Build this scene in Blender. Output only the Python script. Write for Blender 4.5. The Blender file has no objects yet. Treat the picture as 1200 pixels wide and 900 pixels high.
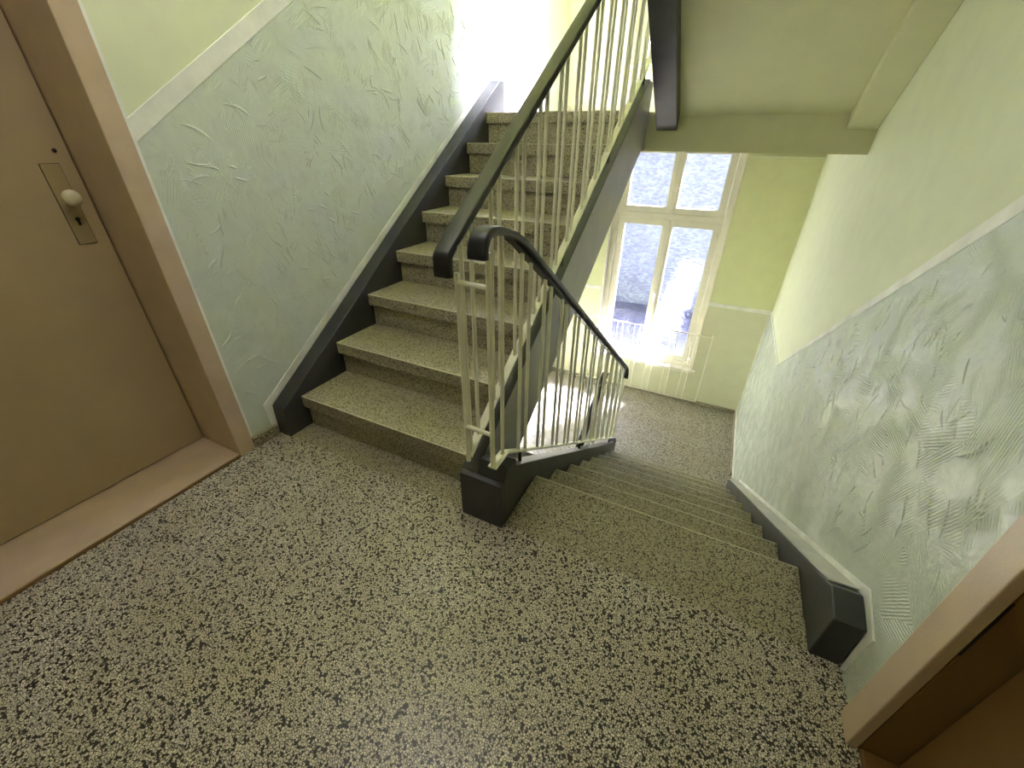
import bpy, math, random
from mathutils import Vector, Matrix
random.seed(7)
S = bpy.context.scene
COL = S.collection

# ------------------------------------------------------------------ camera
F_PX, YAW, PITCH, ROLL = 481.153, 0.46262, -0.5351, 0.00979
CAM = Vector((1.6505, -1.0348, 1.2396))
fw = Vector((-math.sin(YAW)*math.cos(PITCH), math.cos(YAW)*math.cos(PITCH), math.sin(PITCH)))
r0 = Vector((math.cos(YAW), math.sin(YAW), 0)); u0 = r0.cross(fw)
rt = r0*math.cos(ROLL) + u0*math.sin(ROLL); up = u0*math.cos(ROLL) - r0*math.sin(ROLL)
cd = bpy.data.cameras.new('camera'); cam = bpy.data.objects.new('camera', cd); COL.objects.link(cam)
cd.sensor_width = 36.0; cd.lens = F_PX*36/1200; cd.clip_start = 0.02; cd.clip_end = 500
m = Matrix((rt, up, -fw)).transposed().to_4x4(); m.translation = CAM
cam.matrix_world = m
S.camera = cam

# ------------------------------------------------------------------ sky, sun, exposure
W = bpy.data.worlds.new('sky'); S.world = W; W.use_nodes = True
wn = W.node_tree; bg = wn.nodes['Background']
sky = wn.nodes.new('ShaderNodeTexSky'); sky.sky_type = 'NISHITA'; sky.sun_disc = False
sky.sun_elevation = math.radians(40); sky.sun_rotation = math.radians(45)
wn.links.new(sky.outputs[0], bg.inputs[0]); bg.inputs[1].default_value = 0.075
sd = bpy.data.lights.new('sun', 'SUN'); sun = bpy.data.objects.new('sun', sd); COL.objects.link(sun)
sd.energy = 265; sd.angle = math.radians(12); sd.color = (1.0, 0.98, 0.98)
SUN_TRAVEL = Vector((-0.70, -0.71, -0.80))          # from the window side, high on the right
sun.rotation_euler = SUN_TRAVEL.to_track_quat('-Z', 'Y').to_euler(); sun.location = (6, 8, 9)
S.view_settings.view_transform = 'Standard'; S.view_settings.look = 'None'
S.view_settings.exposure = 1.4; S.view_settings.gamma = 1.0; S.view_settings.use_curve_mapping = False
S.cycles.use_denoising = True
S.cycles.max_bounces = 14; S.cycles.diffuse_bounces = 9; S.cycles.transparent_max_bounces = 12
S.cycles.sample_clamp_indirect = 6.0

# ------------------------------------------------------------------ measures (metres)
R, G = 0.175, 0.26327                    # rise and going
SL = R/G
YD = 0.1945                              # edge of the main floor where the steps down begin
X_IN0, X_IN1 = 0.0, 0.985                # ascending flight between its strings
XD0, XD1 = 1.155, 2.132                  # descending flight between its strings
XL, XR = -0.09, 2.215                    # side walls
YW = 3.539                               # window wall
ZL, ZU = -8*R, 8*R                       # lower and upper half landing
YB = -2.0                                # wall behind
upz = lambda y: R + SL*y                 # nosing line of the ascending flight
dnz = lambda y: -(y - YD)*SL             # nosing line of the descending flight

# ------------------------------------------------------------------ materials
def srgb(r, g, b):
    f = lambda c: (c/12.92 if c <= 0.04045 else ((c+0.055)/1.055)**2.4)
    return (f(r/255), f(g/255), f(b/255), 1)
def mat(name, col, rough=0.5, spec=0.5, metal=0.0):
    m = bpy.data.materials.new(name); m.use_nodes = True
    b = m.node_tree.nodes['Principled BSDF']
    b.inputs['Base Color'].default_value = col; b.inputs['Roughness'].default_value = rough
    b.inputs['Specular IOR Level'].default_value = spec; b.inputs['Metallic'].default_value = metal
    return m, m.node_tree, b
def N(t, ty, **kw):
    n = t.nodes.new(ty)
    for k, v in kw.items():
        if k in n.inputs.keys(): n.inputs[k].default_value = v
        else: setattr(n, k, v)
    return n
def coords(t):
    return N(t, 'ShaderNodeNewGeometry').outputs['Position']
def ramp(t, src, stops):
    r = N(t, 'ShaderNodeValToRGB'); e = r.color_ramp.elements
    while len(e) > 1: e.remove(e[0])
    e[0].position, e[0].color = stops[0]
    for p, c in stops[1:]:
        k = e.new(p); k.color = c
    t.links.new(src, r.inputs[0]); return r.outputs[0]
def mixc(t, fac, a, b):
    m = N(t, 'ShaderNodeMix', data_type='RGBA')
    for sock, v in ((m.inputs[0], fac), (m.inputs[6], a), (m.inputs[7], b)):
        if isinstance(v, (tuple, float)): sock.default_value = v
        else: t.links.new(v, sock)
    return m.outputs[2]
def bump(t, b, h, strength, dist):
    n = N(t, 'ShaderNodeBump', Strength=strength, Distance=dist)
    t.links.new(h, n.inputs['Height']); t.links.new(n.outputs[0], b.inputs['Normal'])
def paint(name, col, rough=0.45, var=0.06, bumpd=0.0006, scale=9, spec=0.5):
    m, t, b = mat(name, col, rough, spec)
    p = coords(t); n = N(t, 'ShaderNodeTexNoise', Scale=scale, Detail=5.0); t.links.new(p, n.inputs['Vector'])
    d = tuple(c*(1-3*var) for c in col[:3])+(1,); l = tuple(min(1, c*(1+var)) for c in col[:3])+(1,)
    t.links.new(ramp(t, n.outputs[0], [(0.3, d), (0.7, l)]), b.inputs['Base Color'])
    n2 = N(t, 'ShaderNodeTexNoise', Scale=scale*14, Detail=3.0); t.links.new(p, n2.inputs['Vector'])
    bump(t, b, n2.outputs[0], 0.5, bumpd)
    return m
def terrazzo(name, scale, light, dark, frac, edge, rough, tint=None):
    m, t, b = mat(name, light, rough, 0.5)
    p = coords(t)
    dn = N(t, 'ShaderNodeTexNoise', Scale=scale*1.3, Detail=2.0); t.links.new(p, dn.inputs['Vector'])
    sub = N(t, 'ShaderNodeVectorMath', operation='MULTIPLY_ADD')
    t.links.new(dn.outputs['Color'], sub.inputs[0]); sub.inputs[1].default_value = (0.6/scale,)*3; t.links.new(p, sub.inputs[2])
    v = N(t, 'ShaderNodeTexVoronoi', Scale=scale); t.links.new(sub.outputs[0], v.inputs['Vector'])
    ve = N(t, 'ShaderNodeTexVoronoi', Scale=scale, feature='DISTANCE_TO_EDGE'); t.links.new(sub.outputs[0], ve.inputs['Vector'])
    sp = N(t, 'ShaderNodeSeparateColor'); t.links.new(v.outputs['Color'], sp.inputs[0])
    isd = N(t, 'ShaderNodeMath', operation='LESS_THAN'); t.links.new(sp.outputs[0], isd.inputs[0]); isd.inputs[1].default_value = frac
    ed = N(t, 'ShaderNodeMath', operation='LESS_THAN'); t.links.new(ve.outputs['Distance'], ed.inputs[0]); ed.inputs[1].default_value = edge
    mx = N(t, 'ShaderNodeMath', operation='MAXIMUM'); t.links.new(isd.outputs[0], mx.inputs[0]); t.links.new(ed.outputs[0], mx.inputs[1])
    chip = ramp(t, sp.outputs[1], [(0.0, tuple(c*0.62 for c in light[:3])+(1,)), (0.5, light), (1.0, tuple(min(1, c*1.25) for c in light[:3])+(1,))])
    big = N(t, 'ShaderNodeTexNoise', Scale=3.0, Detail=3.0); t.links.new(p, big.inputs['Vector'])
    worn = mixc(t, ramp(t, big.outputs[0], [(0.35, (0, 0, 0, 1)), (0.7, (1, 1, 1, 1))]), chip, tint or chip) if tint else chip
    c = mixc(t, mx.outputs[0], worn, dark)
    t.links.new(c, b.inputs['Base Color'])
    inv = N(t, 'ShaderNodeMath', operation='SUBTRACT'); inv.inputs[0].default_value = 1.0; t.links.new(mx.outputs[0], inv.inputs[1])
    bump(t, b, inv.outputs[0], 0.25, 0.0008)
    return m
def plaster(name, col, rough=0.34):
    """trowelled plaster under gloss paint: combed bands turned at random per patch, plus blots"""
    m, t, b = mat(name, col, rough, 0.5)
    p = coords(t)
    sep = N(t, 'ShaderNodeSeparateXYZ'); t.links.new(p, sep.inputs[0])
    cmb = N(t, 'ShaderNodeCombineXYZ'); t.links.new(sep.outputs[1], cmb.inputs[0]); t.links.new(sep.outputs[2], cmb.inputs[1])
    wob = N(t, 'ShaderNodeTexNoise', Scale=5.0, Detail=2.0); t.links.new(cmb.outputs[0], wob.inputs['Vector'])
    add = N(t, 'ShaderNodeVectorMath', operation='MULTIPLY_ADD'); t.links.new(wob.outputs['Color'], add.inputs[0])
    add.inputs[1].default_value = (0.14,)*3; t.links.new(cmb.outputs[0], add.inputs[2])
    vor = N(t, 'ShaderNodeTexVoronoi', Scale=6.5, voronoi_dimensions='2D'); t.links.new(add.outputs[0], vor.inputs['Vector'])
    sc = N(t, 'ShaderNodeSeparateColor'); t.links.new(vor.outputs['Color'], sc.inputs[0])
    ang = N(t, 'ShaderNodeMath', operation='MULTIPLY'); t.links.new(sc.outputs[0], ang.inputs[0]); ang.inputs[1].default_value = 6.28
    rot = N(t, 'ShaderNodeVectorRotate', rotation_type='Z_AXIS'); t.links.new(cmb.outputs[0], rot.inputs['Vector']); t.links.new(ang.outputs[0], rot.inputs['Angle'])
    wav = N(t, 'ShaderNodeTexWave', Scale=38.0, Distortion=2.0, Detail=3.0); wav.inputs['Detail Scale'].default_value = 1.5
    t.links.new(rot.outputs[0], wav.inputs['Vector'])
    msk = N(t, 'ShaderNodeTexNoise', Scale=9.0, Detail=2.0); t.links.new(cmb.outputs[0], msk.inputs['Vector'])
    mk = ramp(t, msk.outputs[0], [(0.42, (0, 0, 0, 1)), (0.62, (1, 1, 1, 1))])
    h0 = N(t, 'ShaderNodeMath', operation='MULTIPLY'); t.links.new(wav.outputs[1], h0.inputs[0]); h0.inputs[1].default_value = 0.75
    h1 = N(t, 'ShaderNodeMath', operation='MULTIPLY'); t.links.new(h0.outputs[0], h1.inputs[0]); t.links.new(mk, h1.inputs[1])
    blot = N(t, 'ShaderNodeTexNoise', Scale=28.0, Detail=4.0); t.links.new(cmb.outputs[0], blot.inputs['Vector'])
    h2 = N(t, 'ShaderNodeMath', operation='MULTIPLY_ADD'); t.links.new(blot.outputs[0], h2.inputs[0]); h2.inputs[1].default_value = 1.1; t.links.new(h1.outputs[0], h2.inputs[2])
    bump(t, b, h2.outputs[0], 0.9, 0.003)
    tone = ramp(t, msk.outputs[0], [(0.3, tuple(c*0.9 for c in col[:3])+(1,)), (0.7, tuple(min(1, c*1.06) for c in col[:3])+(1,))])
    t.links.new(tone, b.inputs['Base Color'])
    return m
def frosted(name):
    m = bpy.data.materials.new(name); m.use_nodes = True; t = m.node_tree
    t.nodes.remove(t.nodes['Principled BSDF']); out = t.nodes['Material Output']
    p = coords(t)
    mp = N(t, 'ShaderNodeMapping'); mp.inputs['Scale'].default_value = (24, 24, 60); t.links.new(p, mp.inputs['Vector'])
    v = N(t, 'ShaderNodeTexNoise', Scale=1.0, Detail=1.5); t.links.new(mp.outputs[0], v.inputs['Vector'])
    n = N(t, 'ShaderNodeBump', Strength=0.8, Distance=0.005); t.links.new(v.outputs[0], n.inputs['Height'])
    fc = ramp(t, v.outputs[0], [(0.36, (0.34,)*3+(1,)), (0.66, (0.80,)*3+(1,))])
    rf = N(t, 'ShaderNodeBsdfRefraction', Roughness=0.12, IOR=1.3); rf.inputs['Color'].default_value = (0.52, 0.53, 0.80, 1)
    tl = N(t, 'ShaderNodeBsdfTranslucent'); tl.inputs['Color'].default_value = (0.84, 0.86, 1.0, 1)
    tr = N(t, 'ShaderNodeBsdfTransparent'); tr.inputs['Color'].default_value = (0.88, 0.885, 1.0, 1)
    gl = N(t, 'ShaderNodeBsdfGlossy', Roughness=0.12)
    for s in (rf, tl, gl): t.links.new(n.outputs[0], s.inputs['Normal'])
    m1 = N(t, 'ShaderNodeMixShader', Fac=0.0); t.links.new(rf.outputs[0], m1.inputs[1]); t.links.new(tl.outputs[0], m1.inputs[2])
    m2 = N(t, 'ShaderNodeMixShader'); t.links.new(fc, m2.inputs[0]); t.links.new(m1.outputs[0], m2.inputs[1]); t.links.new(tr.outputs[0], m2.inputs[2])
    m3 = N(t, 'ShaderNodeMixShader', Fac=0.05); t.links.new(m2.outputs[0], m3.inputs[1]); t.links.new(gl.outputs[0], m3.inputs[2])
    t.links.new(m3.outputs[0], out.inputs['Surface'])
    return m

M = {}
M['floor'] = terrazzo('floor_terrazzo', 165, srgb(212, 205, 186), srgb(40, 34, 26), 0.15, 0.09, 0.36, srgb(200, 190, 164))
M['step'] = terrazzo('step_terrazzo', 270, srgb(192, 185, 156), srgb(58, 51, 38), 0.19, 0.07, 0.42, srgb(178, 170, 136))
M['nosing'] = paint('worn_nosing_highlight', srgb(206, 200, 172), 0.4, 0.08)
M['plaster'] = plaster('textured_green_plaster', srgb(205, 213, 198), 0.25)
M['upper'] = paint('smooth_lime_paint', srgb(216, 220, 186), 0.5, 0.015)
M['far_upper'] = paint('smooth_yellow_green_paint', srgb(212, 215, 164), 0.5, 0.015)
M['dado_smooth'] = paint('smooth_dado_paint', srgb(206, 206, 172), 0.42, 0.015)
M['dado_cream'] = paint('cream_dado_paint', srgb(208, 204, 182), 0.42, 0.015)
M['soffit'] = paint('soffit_paint', srgb(204, 204, 164), 0.6, 0.015)
M['white'] = paint('white_band_paint', srgb(236, 236, 226), 0.4)
M['string'] = paint('dark_grey_stringer_paint', srgb(50, 50, 48), 0.38, 0.1)
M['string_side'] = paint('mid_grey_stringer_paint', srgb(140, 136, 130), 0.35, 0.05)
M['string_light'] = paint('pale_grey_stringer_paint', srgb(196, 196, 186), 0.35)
M['rail'] = paint('black_handrail_plastic', srgb(34, 34, 33), 0.42, 0.05, 0.0002, 9, 0.35)
M['metal'] = paint('cream_metal_paint', srgb(232, 229, 210), 0.32, 0.04, 0.0003)
M['black'] = paint('black_metal', srgb(26, 24, 22), 0.4)
M['frame'] = paint('beige_frame_paint', srgb(188, 166, 138), 0.38, 0.04)
M['leaf'] = paint('olive_beige_door_paint', srgb(172, 152, 116), 0.38, 0.04, 0.0003, 3)
M['brown'] = paint('brown_door_paint', srgb(116, 86, 42), 0.38, 0.05, 0.0003, 3)
M['brass'] = paint('painted_plate', srgb(160, 142, 100), 0.3, 0.05)
M['knob'] = paint('ivory_knob', srgb(205, 195, 160), 0.25, 0.03)
M['hole'] = paint('keyhole_black', srgb(14, 12, 8), 0.6)
M['win'] = paint('cream_window_paint', srgb(226, 222, 200), 0.3, 0.03)
M['glass'] = frosted('frosted_window_glass')
M['bead'] = paint('white_glazing_putty', srgb(240, 240, 240), 0.4)
M['ground'] = paint('dark_courtyard_paving', srgb(44, 46, 52), 0.7, 0.1, 0.004, 2)
M['yard'] = paint('grey_screen_render', srgb(150, 156, 172), 0.8, 0.1, 0.004, 2)
def lamp_mat():
    m, t, b = mat('opal_lamp_glass', (0.9, 0.88, 0.82, 1), 0.3)
    b.inputs['Emission Color'].default_value = (1.0, 0.96, 0.97, 1); b.inputs['Emission Strength'].default_value = LAMP
    return m
LAMP = 3.4  # strength of the added ceiling fill
M['lamp'] = lamp_mat()

# ------------------------------------------------------------------ mesh helpers
class MB:
    def __init__(s): s.v = []; s.f = []
    def add(s, vs, fs):
        o = len(s.v); s.v += [tuple(v) for v in vs]; s.f += [tuple(i+o for i in f) for f in fs]; return s
    def box(s, x0, x1, y0, y1, z0, z1):
        return s.add([(x, y, z) for z in (z0, z1) for y in (y0, y1) for x in (x0, x1)],
                     [(0, 2, 3, 1), (4, 5, 7, 6), (0, 1, 5, 4), (2, 6, 7, 3), (0, 4, 6, 2), (1, 3, 7, 5)])
    def prism(s, poly, a0, a1, ax=0):
        """polygon in the plane across axis ax, pushed from a0 to a1"""
        n = len(poly)
        pt = (lambda a, q: (a, q[0], q[1])) if ax == 0 else ((lambda a, q: (q[0], a, q[1])) if ax == 1 else (lambda a, q: (q[0], q[1], a)))
        area = sum(poly[i][0]*poly[(i+1) % n][1]-poly[(i+1) % n][0]*poly[i][1] for i in range(n))
        if (area < 0) ^ (ax == 1): poly = poly[::-1]
        vs = [pt(a0, q) for q in poly]+[pt(a1, q) for q in poly]
        return s.add(vs, [tuple(range(n))[::-1], tuple(range(n, 2*n))]+[(i, (i+1) % n, n+(i+1) % n, n+i) for i in range(n)])
    def tube(s, pts, rad, sides=8, prof=None):
        """sweep along points; prof = list of (a, b) offsets, else a round section; rad may be a list"""
        pts = [Vector(p) for p in pts]; n = len(pts); rings = []
        for i, p in enumerate(pts):
            t = (pts[min(i+1, n-1)]-pts[max(i-1, 0)]).normalized()
            a = Vector((1, 0, 0)) if abs(t.x) < 0.9 else Vector((0, 1, 0))
            b = t.cross(a).normalized(); a = b.cross(t).normalized()
            r = rad[i] if isinstance(rad, list) else rad
            q = prof or [(math.cos(2*math.pi*k/sides)*r, math.sin(2*math.pi*k/sides)*r) for k in range(sides)]
            rings.append([p+a*u+b*v for u, v in q])
        k = len(rings[0]); vs = [v for r in rings for v in r]; fs = []
        for i in range(n-1):
            for j in range(k):
                fs.append((i*k+j, i*k+(j+1) % k, (i+1)*k+(j+1) % k, (i+1)*k+j))
        fs += [tuple(range(k))[::-1], tuple(range((n-1)*k, n*k))]
        return s.add(vs, fs)
    def lathe(s, prof, c, axis=(0, 0, 1), seg=24):
        """prof = (radius, height) pairs along axis from c"""
        ax = Vector(axis).normalized(); a = ax.orthogonal().normalized(); b = ax.cross(a); vs = []; fs = []
        for r, h in prof:
            for k in range(seg):
                th = 2*math.pi*k/seg; vs.append(Vector(c)+ax*h+(a*math.cos(th)+b*math.sin(th))*max(r, 1e-4))
        for i in range(len(prof)-1):
            for k in range(seg):
                fs.append((i*seg+k, i*seg+(k+1) % seg, (i+1)*seg+(k+1) % seg, (i+1)*seg+k))
        fs += [tuple(range(seg))[::-1], tuple(range((len(prof)-1)*seg, len(prof)*seg))]
        return s.add(vs, fs)
    def build(s, name, material, parent=None, bevel=0.0, smooth=False, segs=2):
        me = bpy.data.meshes.new(name); me.from_pydata(s.v, [], s.f); me.update()
        me.materials.append(M[material] if isinstance(material, str) else material)
        o = bpy.data.objects.new(name, me); COL.objects.link(o)
        if parent:
            o.parent = parent; o.matrix_parent_inverse = Matrix.Translation(-parent.location)
        if bevel:
            b = o.modifiers.new('bevel', 'BEVEL'); b.width = bevel; b.segments = segs; b.limit_method = 'ANGLE'
        if smooth:
            for p in me.polygons: p.use_smooth = True
        return o
def Bx(*a): return MB().box(*a)
def structure(o, label, cat=None):
    o['kind'] = 'structure'; o['label'] = label; o['category'] = cat or o.name.split('_')[0]; return o
def thing(name, loc, label, cat, group=None):
    o = bpy.data.objects.new(name, None); COL.objects.link(o); o.location = loc; o.empty_display_size = 0.1
    o['label'] = label; o['category'] = cat
    if group: o['group'] = group
    return o
def tag(o, label, cat, group=None):
    o['label'] = label; o['category'] = cat
    if group: o['group'] = group
    return o

# ------------------------------------------------------------------ room shell
FRONT = -0.1
structure(Bx(XL-0.3, XR+0.3, YB, FRONT, -0.2, 0).build('floor', 'floor'), 'speckled terrazzo landing floor with coarse pale chips', 'floor')
lo = MB().box(XL, XR, 1.846, YW, ZL-0.16, ZL)
structure(lo.build('floor_half_landing', 'floor'), 'terrazzo floor of the half landing under the lower window', 'floor')
uo = MB().box(XL, 0.984, 1.90, 2.10, ZU-0.18, ZU).box(XL, 1.05, 2.10, YW, ZU-0.18, ZU).box(1.05, XR, 2.10, YW, ZU-0.18, ZU)
structure(uo.build('floor_upper_landing', 'floor'), 'terrazzo floor of the upper half landing at the top of the steps', 'floor')

# left wall with the door opening
DY0, DY1, DZ = -1.30, -0.306, 2.05         # left door opening
wl = MB().box(XL-0.25, XL, -0.24, YW+0.3, -3.2, 4.4).box(XL-0.25, XL, YB-0.2, -1.37, -0.2, 4.4).box(XL-0.25, XL, -1.37, -0.24, 2.12, 4.4).box(XL-0.25, XL, -1.37, -0.24, -3.2, -0.2)
wl.box(XL-0.5, XL-0.3, -1.5, -0.15, -0.2, 2.3)
wall_left = structure(wl.build('wall_left', 'upper'), 'left side wall, smooth lime paint above, textured pale green plaster below', 'wall')
# right wall
wr = MB().box(XR, XR+0.25, -0.24, YW+0.3, -3.2, 4.4).box(XR, XR+0.25, YB-0.2, -1.37, -0.2, 4.4).box(XR, XR+0.25, -1.37, -0.24, 2.12, 4.4).box(XR, XR+0.25, -1.37, -0.24, -3.2, -0.2)
wr.box(XR+0.3, XR+0.5, -1.5, -0.15, -0.2, 2.3)
wall_right = structure(wr.build('wall_right', 'upper'), 'right side wall, smooth lime paint above, textured pale green plaster below', 'wall')
# window wall
WX0, WX1 = 0.50, 1.645
WZ0, WZ1 = -0.985, 1.245
DW = 2.80                                   # storey height
wf = MB().box(XL, WX0, YW, YW+0.30, -3.2, 4.4).box(WX1, XR, YW, YW+0.30, -3.2, 4.4)
wf.box(WX0, WX1, YW, YW+0.30, -3.2, WZ0).box(WX0, WX1, YW, YW+0.30, WZ1, WZ0+DW).box(WX0, WX1, YW, YW+0.30, WZ1+DW, 4.4)
wall_far = structure(wf.build('wall_far', 'far_upper'), 'window wall in smooth yellow-green paint above a paler dado', 'wall')
structure(Bx(XL-0.3, XR+0.3, YB-0.2, YB, -0.2, 4.4).build('wall_back', 'upper'), 'plain lime painted wall behind the landing', 'wall')
cl = MB().box(XL, XR, YB, -0.05, 2.62, 2.8).box(1.05, XR, -0.05, 0.19, 2.62, 2.8).box(XL-0.25, XR+0.25, -0.2, YW+0.3, 4.4, 4.55)
structure(cl.build('ceiling', 'soffit'), 'pale painted ceiling over the landing', 'ceiling')
structure(Bx(1.035, XR, 2.062, 2.30, 1.19, 1.376).build('ceiling_beam', 'soffit'), 'pale painted beam across the foot of the upper flight', 'beam')
structure(Bx(XL, 1.034, 2.10, 2.30, 1.195, 1.22).build('ceiling_beam', 'soffit'), 'painted beam under the top of the ascending steps', 'beam')

# dado plaster panels, white bands, ridges --------------------------------------------------
BAND0, BAND1 = 1.20, 1.265
kneeL = 2.062
def bandL(y, o): return upz(min(y, kneeL)) + o
yk = YD + (1.405 - 0.0)/SL*1.0              # where the right band meets the level part
def bandR(y, o): return max(dnz(y), ZL) + o
kr = YD - ZL/SL                             # descending line reaches the landing level
pl = MB().prism([(-0.236, 0.06), (-0.10, 0.06), (0.0, 0.16), (kneeL, upz(kneeL)-0.05), (kneeL+0.1, ZU), (YW, ZU), (YW, bandL(9, BAND0)), (kneeL, bandL(9, BAND0)), (-0.236, bandL(-0.236, BAND0))], XL, XL+0.004)
pl.build('textured_plaster', 'plaster', wall_left)['label'] = 'pale green trowel textured plaster'
tl = MB().prism([(-0.236, bandL(-0.236, BAND0)), (kneeL, bandL(9, BAND0)), (YW, bandL(9, BAND0)), (YW, bandL(9, BAND1)), (kneeL, bandL(9, BAND1)), (-0.236, bandL(-0.236, BAND1))], XL, XL+0.006)
structure(tl.build('trim_1', 'white', None, 0.002), 'white painted band sloping up the left wall', 'trim')
pr = MB().prism([(-0.236, 0.0), (-0.236, bandR(-0.236, BAND0)), (kr, ZL+BAND0), (YW, ZL+BAND0), (YW, ZL+0.05), (kr, ZL+0.05), (0.1, 0.0)], XR-0.004, XR)
pr.build('textured_plaster', 'plaster', wall_right)['label'] = 'pale green trowel textured plaster'
tr_ = MB().prism([(-0.236, bandR(-0.236, BAND0)), (-0.236, bandR(-0.236, BAND1)), (kr-0.02, bandR(kr-0.02, 1.215)), (kr, ZL+1.215), (YW, ZL+1.215), (YW, ZL+1.2), (kr, ZL+BAND0)], XR-0.006, XR)
structure(tr_.build('trim_2', 'white', None, 0.002), 'white painted band sloping down the right wall', 'trim')
# window wall dado: panels either side and under the window
dz1 = ZL + 1.2
dd = MB().box(XL, WX0, YW-0.003, YW, ZL, dz1).box(WX1, XR, YW-0.003, YW, ZL, dz1).box(WX0, WX1, YW-0.003, YW, ZL, WZ0)
dd.build('dado_paint', 'dado_smooth', wall_far)['label'] = 'smooth olive green dado'
du = MB().box(XL, WX0, YW-0.003, YW, ZU, ZU+1.2).box(WX1, XR, YW-0.003, YW, ZU, ZU+1.2).box(WX0, WX1, YW-0.003, YW, ZU, WZ0+DW)
du.build('dado_paint', 'dado_cream', wall_far)['label'] = 'smooth cream dado of the upper landing'
t3 = MB().box(XL, WX0, YW-0.008, YW, dz1-0.018, dz1+0.022).box(WX1, XR, YW-0.008, YW, dz1-0.018, dz1+0.022)
structure(t3.build('trim_3', 'white', None, 0.003), 'white painted band beside the window', 'trim')
structure(Bx(WX1+0.02, XR, YW-0.008, YW, 1.13, 1.15).build('trim_4', 'upper', None, 0.003), 'thin raised line high on the window wall', 'trim')
structure(Bx(XR-0.012, XR, YW-0.014, YW, ZL+0.05, dz1).build('trim_5', 'white', None, 0.003), 'pale painted corner line beside the half landing', 'trim')
# skirtings
structure(Bx(XL+0.004, XL+0.02, -0.236, -0.11, 0, 0.055).build('baseboard_left', 'step', None, 0.003), 'short terrazzo skirting beside the left door', 'baseboard')
structure(Bx(XL, XR, YW-0.016, YW, ZL, ZL+0.045).build('baseboard_far', 'step', None, 0.003), 'low terrazzo skirting under the window', 'baseboard')
structure(Bx(XR-0.03, XR-0.004, kr+0.1, YW-0.016, ZL, ZL+0.045).build('baseboard_right', 'step', None, 0.003), 'low terrazzo skirting along the half landing', 'baseboard')
structure(Bx(XR-0.02, XR-0.004, 2.3, YW-0.016, ZL+0.045, ZL+0.06).build('trim_6', 'white', None, 0.003), 'white painted line over the landing skirting', 'trim')

# raised trowel strokes on the plaster: real ridges, far too many to count
def ridge(mb, side, y, z, ang, length, w, h, curve):
    n = 6; pts = []
    for i in range(n):
        u = i/(n-1)-0.5; a = ang+curve*u
        pts.append((y+math.cos(ang)*u*length-math.sin(ang)*curve*length*0.5*(u*u), z+math.sin(ang)*u*length+math.cos(ang)*curve*length*0.5*(u*u)))
    x0 = XL+0.0035 if side < 0 else XR-0.0035; sg = 1 if side < 0 else -1
    vs = []; fs = []
    for i, (py, pz) in enumerate(pts):
        j0, j1 = max(i-1, 0), min(i+1, n-1); ty, tz = pts[j1][0]-pts[j0][0], pts[j1][1]-pts[j0][1]; L = math.hypot(ty, tz); ny, nz = -tz/L, ty/L
        k = math.sin(math.pi*(0.08+0.84*i/(n-1)))**0.7
        vs += [(x0, py+ny*w*k, pz+nz*w*k), (x0+sg*h*k, py+ny*w*0.15, pz+nz*w*0.15), (x0, py-ny*w*k, pz-nz*w*k)]
    for i in range(n-1):
        a = i*3
        for q in ((a, a+1, a+4, a+3), (a+1, a+2, a+5, a+4)): fs.append(q if side < 0 else q[::-1])
    mb.add(vs, fs)
def strokes(side, inside, area, name, parent, dens, y0, y1, zc):
    mb = MB(); count = int(area*dens)
    for i in range(count):
        y = random.uniform(y0, y1); lo_, hi_ = zc(y); z = random.uniform(lo_, hi_)
        if not inside(y, z): continue
        kind = random.random(); ang = random.gauss(2.1 if side < 0 else 1.0, 0.75)
        if kind < 0.62:
            for _ in range(random.choice((1, 1, 2, 3))):
                ridge(mb, side, y+random.gauss(0, .018), z+random.gauss(0, .018), ang+random.gauss(0, .25), random.uniform(.03, .11), random.uniform(.0045, .0085), random.uniform(.0022, .0046)*(1 if side < 0 else .75), random.uniform(-1, 1))
        else:
            k = random.randint(6, 16); sp = random.uniform(.005, .009); L = random.uniform(.04, .11); cv = random.uniform(-1.6, 1.6)
            a2 = ang+random.choice((0, 1.57)); 
            for j in range(k):
                o = (j-k/2)*sp
                ridge(mb, side, y-math.sin(a2)*o+random.gauss(0, .001), z+math.cos(a2)*o, a2+random.gauss(0, .05)+0.03*j, L*random.uniform(.7, 1.2), .0034, random.uniform(.001, .002)*(1 if side < 0 else .7), cv)
    o = mb.build(name, 'plaster', parent, smooth=False); o['kind'] = 'stuff'; o['label'] = 'raised trowel strokes in the plaster'
strokes(-1, lambda y, z: z < bandL(y, BAND0)-.05 and z > (upz(y)+.16 if y > -.06 else .12) and -.19 < y < 3.3 and (y < kneeL or z > ZU+.1), 4.6, 'trowel_strokes', wall_left, 170, -.22, 3.3, lambda y: (bandL(y, 0)+.05, bandL(y, BAND0)))
strokes(1, lambda y, z: z < bandR(y, BAND0)-.05 and z > bandR(y, .14)+.03 and z > .06-2*max(0, y) and -.19 < y < 3.45, 4.6, 'trowel_strokes', wall_right, 110, -.22, 3.4, lambda y: (bandR(y, .1), bandR(y, BAND0)))

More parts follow.
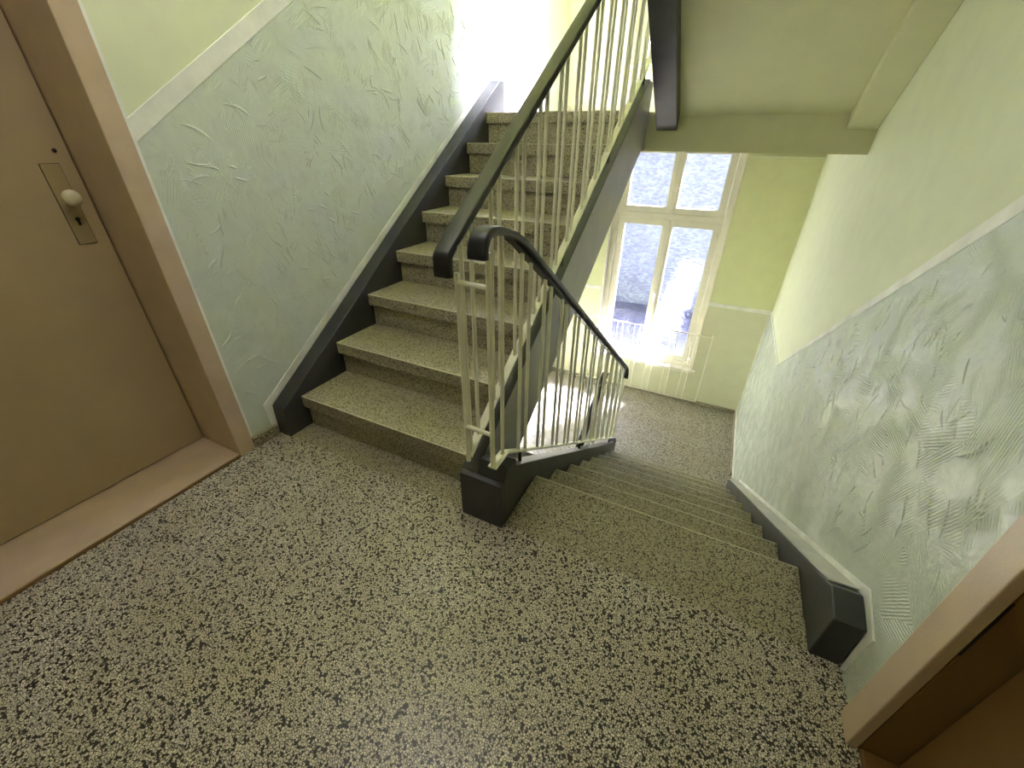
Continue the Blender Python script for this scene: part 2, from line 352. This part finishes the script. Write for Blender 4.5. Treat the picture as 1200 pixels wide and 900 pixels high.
# ------------------------------------------------------------------ doors
def door(n, side, label, leafmat, leaf_in):
    """side -1 = left wall, +1 = right wall; frame stands proud of the wall face"""
    wx = XL if side < 0 else XR; sg = -side            # sg points into the room
    X = lambda d: wx + sg*d
    d = thing('door_%d' % n, (wx, (DY0+DY1)/2, 0), label, 'door'); d['kind'] = 'structure'
    def bx(d0, d1, y0, y1, z0, z1): a, b = sorted((X(d0), X(d1))); return MB().box(a, b, y0, y1, z0, z1)
    pr_ = 0.012 if side < 0 else 0.025
    ye = -0.236 if side < 0 else -0.232
    if side < 0:
        bx(-leaf_in-0.045, pr_, DY1, ye, 0, DZ+0.07).build('jamb', 'frame', d, 0.003)
    else:
        bx(0.002, pr_, DY1, ye, 0, DZ+0.07).build('casing', 'frame', d, 0.003)
        bx(-leaf_in-0.045, 0.0, DY1+0.001, ye, 0, DZ+0.07).build('jamb', 'brown', d, 0.002)
    bx(-leaf_in-0.045, pr_, DY0-0.07, DY0, 0, DZ+0.07).build('jamb', 'frame', d, 0.003)
    bx(-leaf_in-0.045, pr_, DY0, DY1, DZ, DZ+0.07).build('head', 'frame', d, 0.003)
    bx(-leaf_in-0.045, pr_-0.004 if side < 0 else 0.0, DY0, DY1, 0.0, 0.016).build('threshold', 'frame' if side < 0 else 'brown', d, 0.004)
    if side < 0: bx(pr_-0.004, pr_+0.004, DY0-0.07, DY1, 0.0, 0.010).build('floor_seam', 'brown', d)
    leaf = bx(-leaf_in-0.04, -leaf_in, DY0+0.004, DY1-0.004, 0.020, DZ-0.004).build('leaf', leafmat, d, 0.002)
    return d, leaf, X, bx
d1, leaf, X, bx = door(1, -1, 'olive beige door in a deep beige frame beside the ascending steps', 'leaf', 0.252)
LX = XL-0.252
Bx(LX, LX+0.0015, -0.3995, -0.3485, 0.9165, 1.1645).build('plate_edge', 'hole', leaf)
hp = Bx(LX, LX+0.004, -0.398, -0.350, 0.918, 1.163).build('lock_plate', 'brass', leaf, 0.001)
kb = MB().lathe([(0.010, 0), (0.010, 0.024), (0.019, 0.028), (0.0245, 0.036), (0.0255, 0.044), (0.022, 0.052), (0.012, 0.057), (0.001, 0.058)], (LX+0.004, -0.374, 1.066), (1, 0, 0)).build('knob', 'knob', leaf, smooth=True); kb['label'] = 'round ivory door knob'
kh = MB().lathe([(0.0065, 0), (0.0065, 0.0015)], (LX+0.004, -0.372, 0.997), (1, 0, 0), 16).box(LX+0.004, LX+0.0055, -0.3755, -0.3685, 0.978, 0.994).build('keyhole', 'hole', leaf)
MB().lathe([(0.006, 0), (0.006, 0.003), (0.001, 0.004)], (LX, -0.345, 1.20), (1, 0, 0), 10).build('screw', 'hole', leaf)
d2, leaf2, X2, bx2 = door(2, 1, 'brown door in a beige frame beside the descending steps', 'brown', 0.07)
Bx(XR-0.002, XR+0.001, DY1-0.001, DY1+0.001, 0.43, 0.59).build('crack', 'hole', d2)['label'] = 'long dark crack in the frame'
# painted joints beside the frames and the sloping string
edge = MB().box(XL, XL+0.007, -0.237, -0.226, 0.05, 2.2)
edge.build('paint_edge', 'white', wall_left)['label'] = 'white painted edge beside the door frame'
MB().box(XR-0.006, XR, -0.233, -0.226, 0.0, 2.2).build('paint_edge', 'plaster', wall_right)

# ------------------------------------------------------------------ flights of steps
TH, OV = 0.062, 0.022
def tread(parent, x0, x1, y0, y1, z, nose):
    t = MB().box(x0, x1, y0, y1, z-TH, z).build('tread', 'step', parent, 0.004)
    n = MB().box(x0+0.004, x1-0.004, nose-0.0035 if nose == y1 else nose-0.0006, nose+0.0006 if nose == y1 else nose+0.0035, z-0.0035, z+0.0006).build('nosing', 'nosing', t)  # worn edge, kept paler to paint in the highlight along it
    n['label'] = 'worn nosing edge with painted highlight'
    return t
def riser(parent, x0, x1, y0, y1, z0, z1): return MB().box(x0, x1, y0, y1, z0, z1).build('riser', 'step', parent, 0.002)

# ascending flight
fa = thing('staircase', (0.5, 0, 0), 'terrazzo steps climbing to the upper landing along the left wall', 'staircase')
MB().box(0.0, X_IN1, FRONT, 0.03, -0.1, 0.0).build('footing', 'step', fa)
for k in range(8):
    y = k*G; z = (k+1)*R
    tread(fa, 0.0, X_IN1, y, (y+G+OV+0.02) if k < 7 else 1.905, z, y)
    riser(fa, 0.004, X_IN1, y+OV, y+OV+0.04, k*R, z-TH)
MB().prism([(0.06, -0.05), (0.06, 0.0), (7*G+OV, 7*R), (1.95, 7*R), (1.95, upz(1.95)-0.26), (0.40, upz(0.40)-0.26)], 0.0, X_IN1).build('soffit', 'soffit', fa)
def string_up(x0, x1, top, bot, y0, y1, zend=None):
    return MB().prism([(y0, 0), (y0, upz(y0)+top), (y1, upz(y1)+top), (y1, upz(y1)+bot), ((0-R-bot)/SL, 0)], x0, x1)
sl_ = MB().prism([(-0.105, 0.0), (-0.098, upz(-0.098)+0.045), (2.045, upz(2.045)+0.062), (2.115, upz(2.045)+0.062), (2.115, ZU), (1.80, upz(1.8)-0.28), (0.17, 0.0)], XL+0.0085, -0.0005)
sl_.build('wall_stringer', 'string', fa, 0.003)
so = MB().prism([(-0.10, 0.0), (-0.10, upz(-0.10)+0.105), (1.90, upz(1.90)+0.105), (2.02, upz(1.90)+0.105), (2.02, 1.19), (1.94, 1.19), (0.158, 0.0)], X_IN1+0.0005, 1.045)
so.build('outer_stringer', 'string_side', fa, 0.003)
cap = MB().prism([(-0.10, upz(-0.10)+0.1052), (1.90, upz(1.90)+0.1052), (1.90, upz(1.90)+0.109), (-0.10, upz(-0.10)+0.109)], X_IN1+0.0003, 1.046)
cap.build('stringer_cap', 'string', fa)
# white painted margin on the wall along the wall string
mg = MB().prism([(-0.13, 0.05), (-0.132, upz(-0.098)+0.065), (2.03, upz(2.03)+0.105), (2.05, upz(2.05)+0.065), (-0.098, upz(-0.098)+0.045), (-0.105, 0.05)], XL, XL+0.008)
mg.build('paint_edge', 'white', wall_left)['label'] = 'white painted edge along the steps'

# descending flight
fd = thing('staircase', (1.64, 0.1, 0), 'terrazzo steps going down to the window landing along the right wall', 'staircase')
MB().box(XD0, XD1, FRONT, 0.0, -TH, 0.0).build('footing', 'step', fd)
MB().box(0.987, XR-0.002, FRONT+0.001, -0.0, -0.2, -TH).build('floor_edge', 'step', fd)
for k in range(8):
    y = YD+k*G; z = -k*R
    tread(fd, XD0, XD1, (y-G-OV-0.02) if k else 0.0, y, z, y)
    riser(fd, XD0, XD1-0.003, y-OV-0.04, y-OV, z-R, z-TH)
MB().prism([(-0.09, -0.12), (YD-OV, -0.12), (2.0, ZL+0.02), (2.0, ZL-0.16), (1.8, dnz(1.8)-0.32), (-0.09, -0.3)], XD0, XD1).build('soffit', 'soffit', fd)
# shared foot block of both inner strings
nb = MB().prism([(-0.122, 0.0), (-0.122, 0.205), (-0.1015, 0.212), (-0.1015, 0.0)], 0.9862, 1.158).prism([(-0.1012, 0.0), (-0.1012, 0.214), (-0.075, 0.262), (-0.001, 0.242), (-0.001, 0.0)], 1.0475, 1.158)
nb.build('newel_block', 'string', fd, 0.003)
sd_ = MB().prism([(0.0, dnz(0.0)+0.085), (2.14, dnz(2.14)+0.085), (2.215, dnz(2.14)+0.085), (2.215, ZL), (1.75, dnz(1.75)-0.27), (0.0, -0.18)], 1.100, XD0)
sd_.build('inner_stringer', 'string', fd, 0.004)
sr = MB().prism([(-0.105, 0.0), (-0.11, 0.175), (-0.018, 0.195), (2.03, dnz(2.03)+0.07), (2.10, ZL), (1.75, dnz(1.75)-0.27), (0.0, -0.18)], XD1+0.0005, XR-0.0095)
sr.build('wall_stringer', 'string', fd, 0.004)
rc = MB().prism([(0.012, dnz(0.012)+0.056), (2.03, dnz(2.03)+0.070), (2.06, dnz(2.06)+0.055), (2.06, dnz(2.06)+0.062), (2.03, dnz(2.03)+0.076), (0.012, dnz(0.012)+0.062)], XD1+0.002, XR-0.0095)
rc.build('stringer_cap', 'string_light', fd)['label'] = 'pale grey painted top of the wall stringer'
we = MB().prism([(-0.112, 0.0), (-0.132, 0.02), (-0.140, 0.185), (-0.018, 0.225), (2.035, dnz(2.035)+0.098), (2.035, dnz(2.035)+0.065), (-0.018, 0.19), (-0.108, 0.17)], XR-0.009, XR)
we.build('paint_edge', 'white', wall_right)['label'] = 'white painted edge along the descending steps'

# upper flight overhead: only its underside, strings and first steps show
fu = thing('staircase', (1.64, 1.2, 1.4), 'pale painted underside of the upper flight with dark stringer overhead', 'staircase')
unz = lambda y: ZU+R-(y-2.045)*SL
MB().prism([(2.062, 1.376), (2.062, 1.5), (0.2, unz(0.2)-0.03), (0.2, unz(0.2)-0.2+0.01)], 1.10, XR-0.001).build('soffit', 'soffit', fu)
MB().prism([(2.050, 1.300), (2.05, 1.62), (0.2, unz(0.2)+0.1), (0.2, unz(0.2)-0.275)], 1.098, 1.222).build('outer_stringer', 'string', fu, 0.004)
MB().prism([(2.062, 1.304), (2.062, 1.40), (0.2, unz(0.2)-0.19), (0.2, unz(0.2)-0.262)], 2.075, XR-0.001).build('wall_stringer', 'soffit', fu, 0.003)
for k in range(7):
    y = 2.045-k*G; z = ZU+(k+1)*R
    MB().box(1.222, XD1, y-G+0.035, y, z-0.02, z).build('tread', 'step', fu)
    MB().box(1.222, XD1, y-0.04, y, z-R+0.02, z-0.02).build('riser', 'step', fu)

# lower flight under the ascending one
fl = thing('staircase', (0.5, 1.6, ZL), 'terrazzo steps going down from the window landing under the ascending flight', 'staircase')
lnz = lambda y: ZL+(y-1.846)*SL
for k in range(6):
    y = 1.846-k*G; z = ZL-k*R
    if k: MB().box(0.0, 0.985, y, y+G+OV, z-TH, z).build('tread', 'step', fl)
    MB().box(0.0, 0.985, y+OV-0.02, y+OV+0.02, z-R, z-TH).build('riser', 'step', fl)
MB().prism([(1.98, ZL), (1.98, lnz(1.98)+0.02), (1.90, lnz(1.90)+0.085), (0.4, lnz(0.4)+0.085), (0.4, lnz(0.4)-0.28), (1.9, lnz(1.9)-0.28)], 0.985, 1.045).build('outer_stringer', 'string', fl, 0.004)

# ------------------------------------------------------------------ balustrades
PROF = []
for cx_, cy_, a0, r_ in ((0.018, 0.001, 0, 0.009), (-0.018, 0.001, 90, 0.009), (-0.023, -0.006, 180, 0.004), (0.023, -0.006, 270, 0.004)):
    for q in range(4):
        th = math.radians(a0+q*30); PROF.append((cx_+math.cos(th)*r_, -(cy_+math.sin(th)*r_)))
PROF = PROF[::-1]
def arc(p0, p1, p2, n=7):
    """rounded corner from p0 through control p1 to p2"""
    o = []
    for i in range(n+1):
        t = i/n; o.append(tuple((1-t)**2*a+2*t*(1-t)*b+t*t*c for a, b, c in zip(p0, p1, p2)))
    return o
def balustrade(label, X, path, railz, barz, ys, feet, y_bar0, y_bar1, bar_start=None):
    o = thing('stair_railing', (X, ys[0], barz(ys[0])), label, 'railing')
    h = MB().tube([(X, y, z) for y, z in path], 0.02, prof=PROF).build('handrail', 'rail', o, smooth=False); h['label'] = 'black handrail'
    for p in h.data.polygons: p.use_smooth = len(p.vertices) == 4
    pts = ([bar_start] if bar_start else [])+[(y_bar0, barz(y_bar0)), (y_bar1, barz(y_bar1))]
    b = MB()
    for (ya, za), (yb, zb) in zip(pts[:-1], pts[1:]):
        b.prism([(ya, za-.004), (yb, zb-.004), (yb, zb+.004), (ya, za+.004)], X-0.016, X+0.016)
    b.build('bottom_rail', 'metal', o, 0.001)
    s = MB()
    sub = [(y_bar0, railz(y_bar0)-.020), (y_bar1, railz(y_bar1)-.020)]
    s.prism([(sub[0][0], sub[0][1]-.004), (sub[1][0], sub[1][1]-.004), (sub[1][0], sub[1][1]+.010), (sub[0][0], sub[0][1]+.010)], X-0.012, X+0.012)
    s.build('rail_strap', 'black', o)
    for y in ys:
        zt = railz(y)-.02
        if y < y_bar0: zt = min(zt, railz(y_bar0)-.02)
        zb = barz(max(min(y, y_bar1), y_bar0 if not bar_start else y))
        MB().tube([(X, y, zb-.004), (X, y, zt)], 0.0070, 8).build('baluster', 'metal', o, smooth=False)
    for y, z0 in feet:
        MB().tube([(X, y, z0-.02), (X, y, barz(y))], 0.0075, 8).build('foot', 'black', o)
    return o
# ascending railing
XU = 1.018
rz = lambda y: upz(y)+0.93
pa = [(-0.172, 0.935), (-0.170, 0.985)]+arc((-0.170, 0.985), (-0.168, rz(-0.168)), (-0.09, rz(-0.09)))[1:]+[(y, rz(y)) for y in (0.1, 0.6, 1.2, 1.9, 2.0)]
ysu = sorted([-0.084+0.1685*k for k in range(13)]+[-0.084+0.1685*k+0.052 for k in range(13)])
ra = balustrade('black handrail with cream balusters beside the ascending steps', XU, pa, rz, lambda y: upz(y)+0.178, ysu, [(0.02, upz(.02)+.1), (0.72, upz(.72)+.1), (1.30, upz(1.3)+.1), (1.86, upz(1.86)+.1)], -0.105, 2.0)
MB().tube([(XU, -0.108, 0.93), (XU, -0.104, 0.262)], 0.0085, 8).build('end_baluster', 'metal', ra)
# descending railing
XG = 1.130
rd = lambda y: dnz(y)+0.897
pd_ = [(-0.182, 0.995)]+arc((-0.182, 1.008), (-0.176, 1.062), (-0.115, 1.052), 6)+arc((-0.115, 1.052), (-0.02, 1.036), (0.07, rd(0.07)), 7)[1:]+[(y, rd(y)) for y in (0.4, 1.0, 1.6, 2.15)]+arc((2.15, rd(2.15)), (2.265, rd(2.265)), (2.272, rd(2.265)-0.07), 5)[1:]+[(2.272, rd(2.265)-0.10)]
ysd = sorted([-0.06]+[0.068+0.19*k for k in range(12)]+[0.130+0.19*k for k in range(11)])
def bzd(y): return dnz(y)+0.14 if y > -0.05 else 0.302
rdn = balustrade('black handrail with cream balusters beside the descending steps', XG, pd_, rd, bzd, ysd, [(0.085, dnz(.085)+.085), (0.96, dnz(.96)+.085), (1.98, dnz(1.98)+.085)], -0.045, 2.17, (-0.135, 0.298))
MB().tube([(XG, -0.132, 1.0), (XG, -0.128, 0.298)], 0.0085, 8).build('end_baluster', 'metal', rdn)
MB().tube([(XU, -0.108, 0.905), (XG, -0.131, 0.91)], 0.0075, 8).build('link_bar', 'metal', rdn)
MB().tube([(XU, -0.106, 0.415), (XG, -0.129, 0.43)], 0.0075, 8).build('link_bar', 'metal', rdn)
MB().tube([(XG, 2.262, rd(2.262)-0.1), (XG, 2.20, bzd(2.17))], 0.0075, 8).build('end_baluster', 'metal', rdn)
# lower flight railing
XLW = 1.012
rl = lambda y: lnz(y)+0.90
pl_ = [(0.5, rl(0.5)), (1.2, rl(1.2)), (1.9, rl(1.9))]+arc((1.9, rl(1.9)), (2.0, rl(2.0)), (2.04, rl(1.9)+0.01), 5)[1:]
ysl = sorted([0.7+0.19*k for k in range(7)]+[0.76+0.19*k for k in range(7)])
balustrade('black handrail with cream balusters of the lower flight, below the window landing', XLW, pl_, rl, lambda y: lnz(y)+0.14, ysl, [(1.0, lnz(1.0)+.085), (1.85, lnz(1.85)+.085)], 0.6, 1.96)

# ------------------------------------------------------------------ windows
def window(n, dz, label):
    w = thing('window_%d' % n, ((WX0+WX1)/2, YW+0.1, WZ0+dz), label, 'window'); w['kind'] = 'structure'
    y0, y1 = YW+0.085, YW+0.155
    z0, z1 = WZ0+dz, WZ1+dz
    # reveal lining and outer frame
    MB().box(WX0, WX0+0.012, YW-0.001, y1, z0, z1).build('reveal', 'win', w)
    MB().box(WX1-0.008, WX1, YW-0.001, y1, z0, z1).build('reveal', 'win', w)
    xm = 1.080; zt = 0.592+dz
    MB().box(WX0+0.012, WX0+0.075, y0-0.015, y1, z0, z1).build('frame_post', 'win', w, 0.004)
    MB().box(WX1-0.066, WX1-0.008, y0-0.015, y1, z0, z1).build('frame_post', 'win', w, 0.004)
    MB().box(WX0+0.075, WX1-0.066, y0-0.015, y1, z0, z0+0.05).build('frame_rail', 'win', w, 0.004)
    MB().box(WX0+0.075, WX1-0.066, y0-0.015, y1, z1-0.05, z1).build('frame_rail', 'win', w, 0.004)
    MB().box(WX0+0.075, WX1-0.066, y0-0.005, y1, zt-0.028, zt+0.028).build('transom', 'win', w, 0.006)
    # four sashes with their panes
    for (ax0, ax1) in ((WX0+0.077, xm-0.003), (xm+0.003, WX1-0.068)):
        for (az0, az1, gz0, gz1) in ((z0+0.052, zt-0.030, -0.876+dz, 0.507+dz), (zt+0.030, z1-0.052, 0.676+dz, z1-0.09)):
            gx0, gx1 = (0.643, 1.034) if ax0 < 1 else (1.128, 1.517)
            s = MB().box(ax0, gx0, y0, y1-0.02, az0, az1).box(gx1, ax1, y0, y1-0.02, az0, az1).box(gx0, gx1, y0, y1-0.02, az0, gz0).box(gx0, gx1, y0, y1-0.02, gz1, az1)
            sash = s.build('sash', 'win', w)
            MB().box(gx0, gx1, y0+0.022, y0+0.026, gz0, gz1).build('pane', 'glass', sash)['label'] = 'frosted patterned glass'
            e = 0.007
            MB().box(gx0, gx0+e, y0+0.012, y0+0.022, gz0, gz1).box(gx1-e, gx1, y0+0.012, y0+0.022, gz0, gz1).box(gx0+e, gx1-e, y0+0.012, y0+0.022, gz0, gz0+e).box(gx0+e, gx1-e, y0+0.012, y0+0.022, gz1-e, gz1).build('putty', 'bead', sash)
    MB().box(xm-0.02, xm+0.02, y0-0.014, y0, z0+0.055, zt-0.032).build('cover_strip', 'win', w, 0.004)
    MB().box(xm-0.02, xm+0.02, y0-0.014, y0, zt+0.032, z1-0.055).build('cover_strip', 'win', w, 0.004)
    hz = -0.205+dz
    h = MB().box(xm-0.012, xm+0.012, y0-0.022, y0-0.014, hz-0.035, hz+0.035).tube([(xm, y0-0.022, hz), (xm, y0-0.045, hz)], 0.006).tube([(xm, y0-0.045, hz+0.006), (xm-0.004, y0-0.047, hz-0.075)], [0.008, 0.006])
    h.build('handle', 'metal', w)
    MB().tube([(WX1-0.075, y0-0.012, zt-0.12), (WX1-0.075, y0-0.012, zt-0.20)], 0.008).build('hinge', 'win', w)
    MB().tube([(WX1-0.075, y0-0.012, z0+0.30), (WX1-0.075, y0-0.012, z0+0.22)], 0.008).build('hinge', 'win', w)
    MB().box(WX0-0.03, WX1+0.035, YW-0.03, y1, z0-0.035, z0+0.003).build('sill', 'win', w, 0.006)
    return w
window(1, 0.0, 'tall cream window with four frosted panes over the lower half landing')
window(2, DW, 'tall cream window with four frosted panes over the upper half landing')

# low guard rail before the lower window
gd = thing('window_guard', (1.1, YW-0.06, ZL), 'thin cream metal guard rail in front of the lower window', 'railing')
GY = YW-0.06
MB().tube([(0.43, GY, -0.535), (1.77, GY, -0.535)], 0.007, 8).build('top_rail', 'metal', gd)
MB().tube([(0.43, GY, -1.335), (1.77, GY, -1.335)], 0.006, 8).build('bottom_rail', 'metal', gd)
for xx in [0.437, 0.555, 0.617, 0.755, 0.817, 0.952, 1.014, 1.150, 1.214, 1.352, 1.416, 1.548, 1.612, 1.764]:
    MB().tube([(xx, GY, -1.335), (xx, GY, -0.535)], 0.0048, 6).build('bar', 'metal', gd)
for xx in (0.437, 1.764):
    for zz in (-0.535, -1.335):
        MB().tube([(xx, GY, zz), (xx, YW, zz)], 0.006, 6).build('wall_bracket', 'metal', gd)

# ------------------------------------------------------------------ landing lamp (added out of view to brighten the near floor and walls)
lp = thing('ceiling_lamp', (0.7, -0.42, 2.62), 'added unseen lamp over the landing', 'lamp')
MB().box(0.25, 1.15, -0.70, -0.14, 2.585, 2.62).build('base', 'win', lp, 0.004)
MB().box(0.27, 1.13, -0.68, -0.16, 2.545, 2.585).build('shade', 'lamp', lp, 0.012)

# ------------------------------------------------------------------ courtyard outside the windows; added wall shadows it, its gap lets a glow through
structure(Bx(-25, 27, YW+0.3, 60, -3.4, -3.2).build('ground', 'ground'), 'dark paved courtyard outside the window', 'ground')
yw = MB().box(-20, 0.35, 12.0, 12.3, -3.2, 1.0).box(1.15, 22, 12.0, 12.3, -3.2, 1.0).box(0.35, 1.15, 12.0, 12.3, -2.4, 1.0)
structure(yw.build('wall_courtyard', 'yard'), 'added grey wall outside the window, shaped to shadow the courtyard and pass a glow', 'wall')
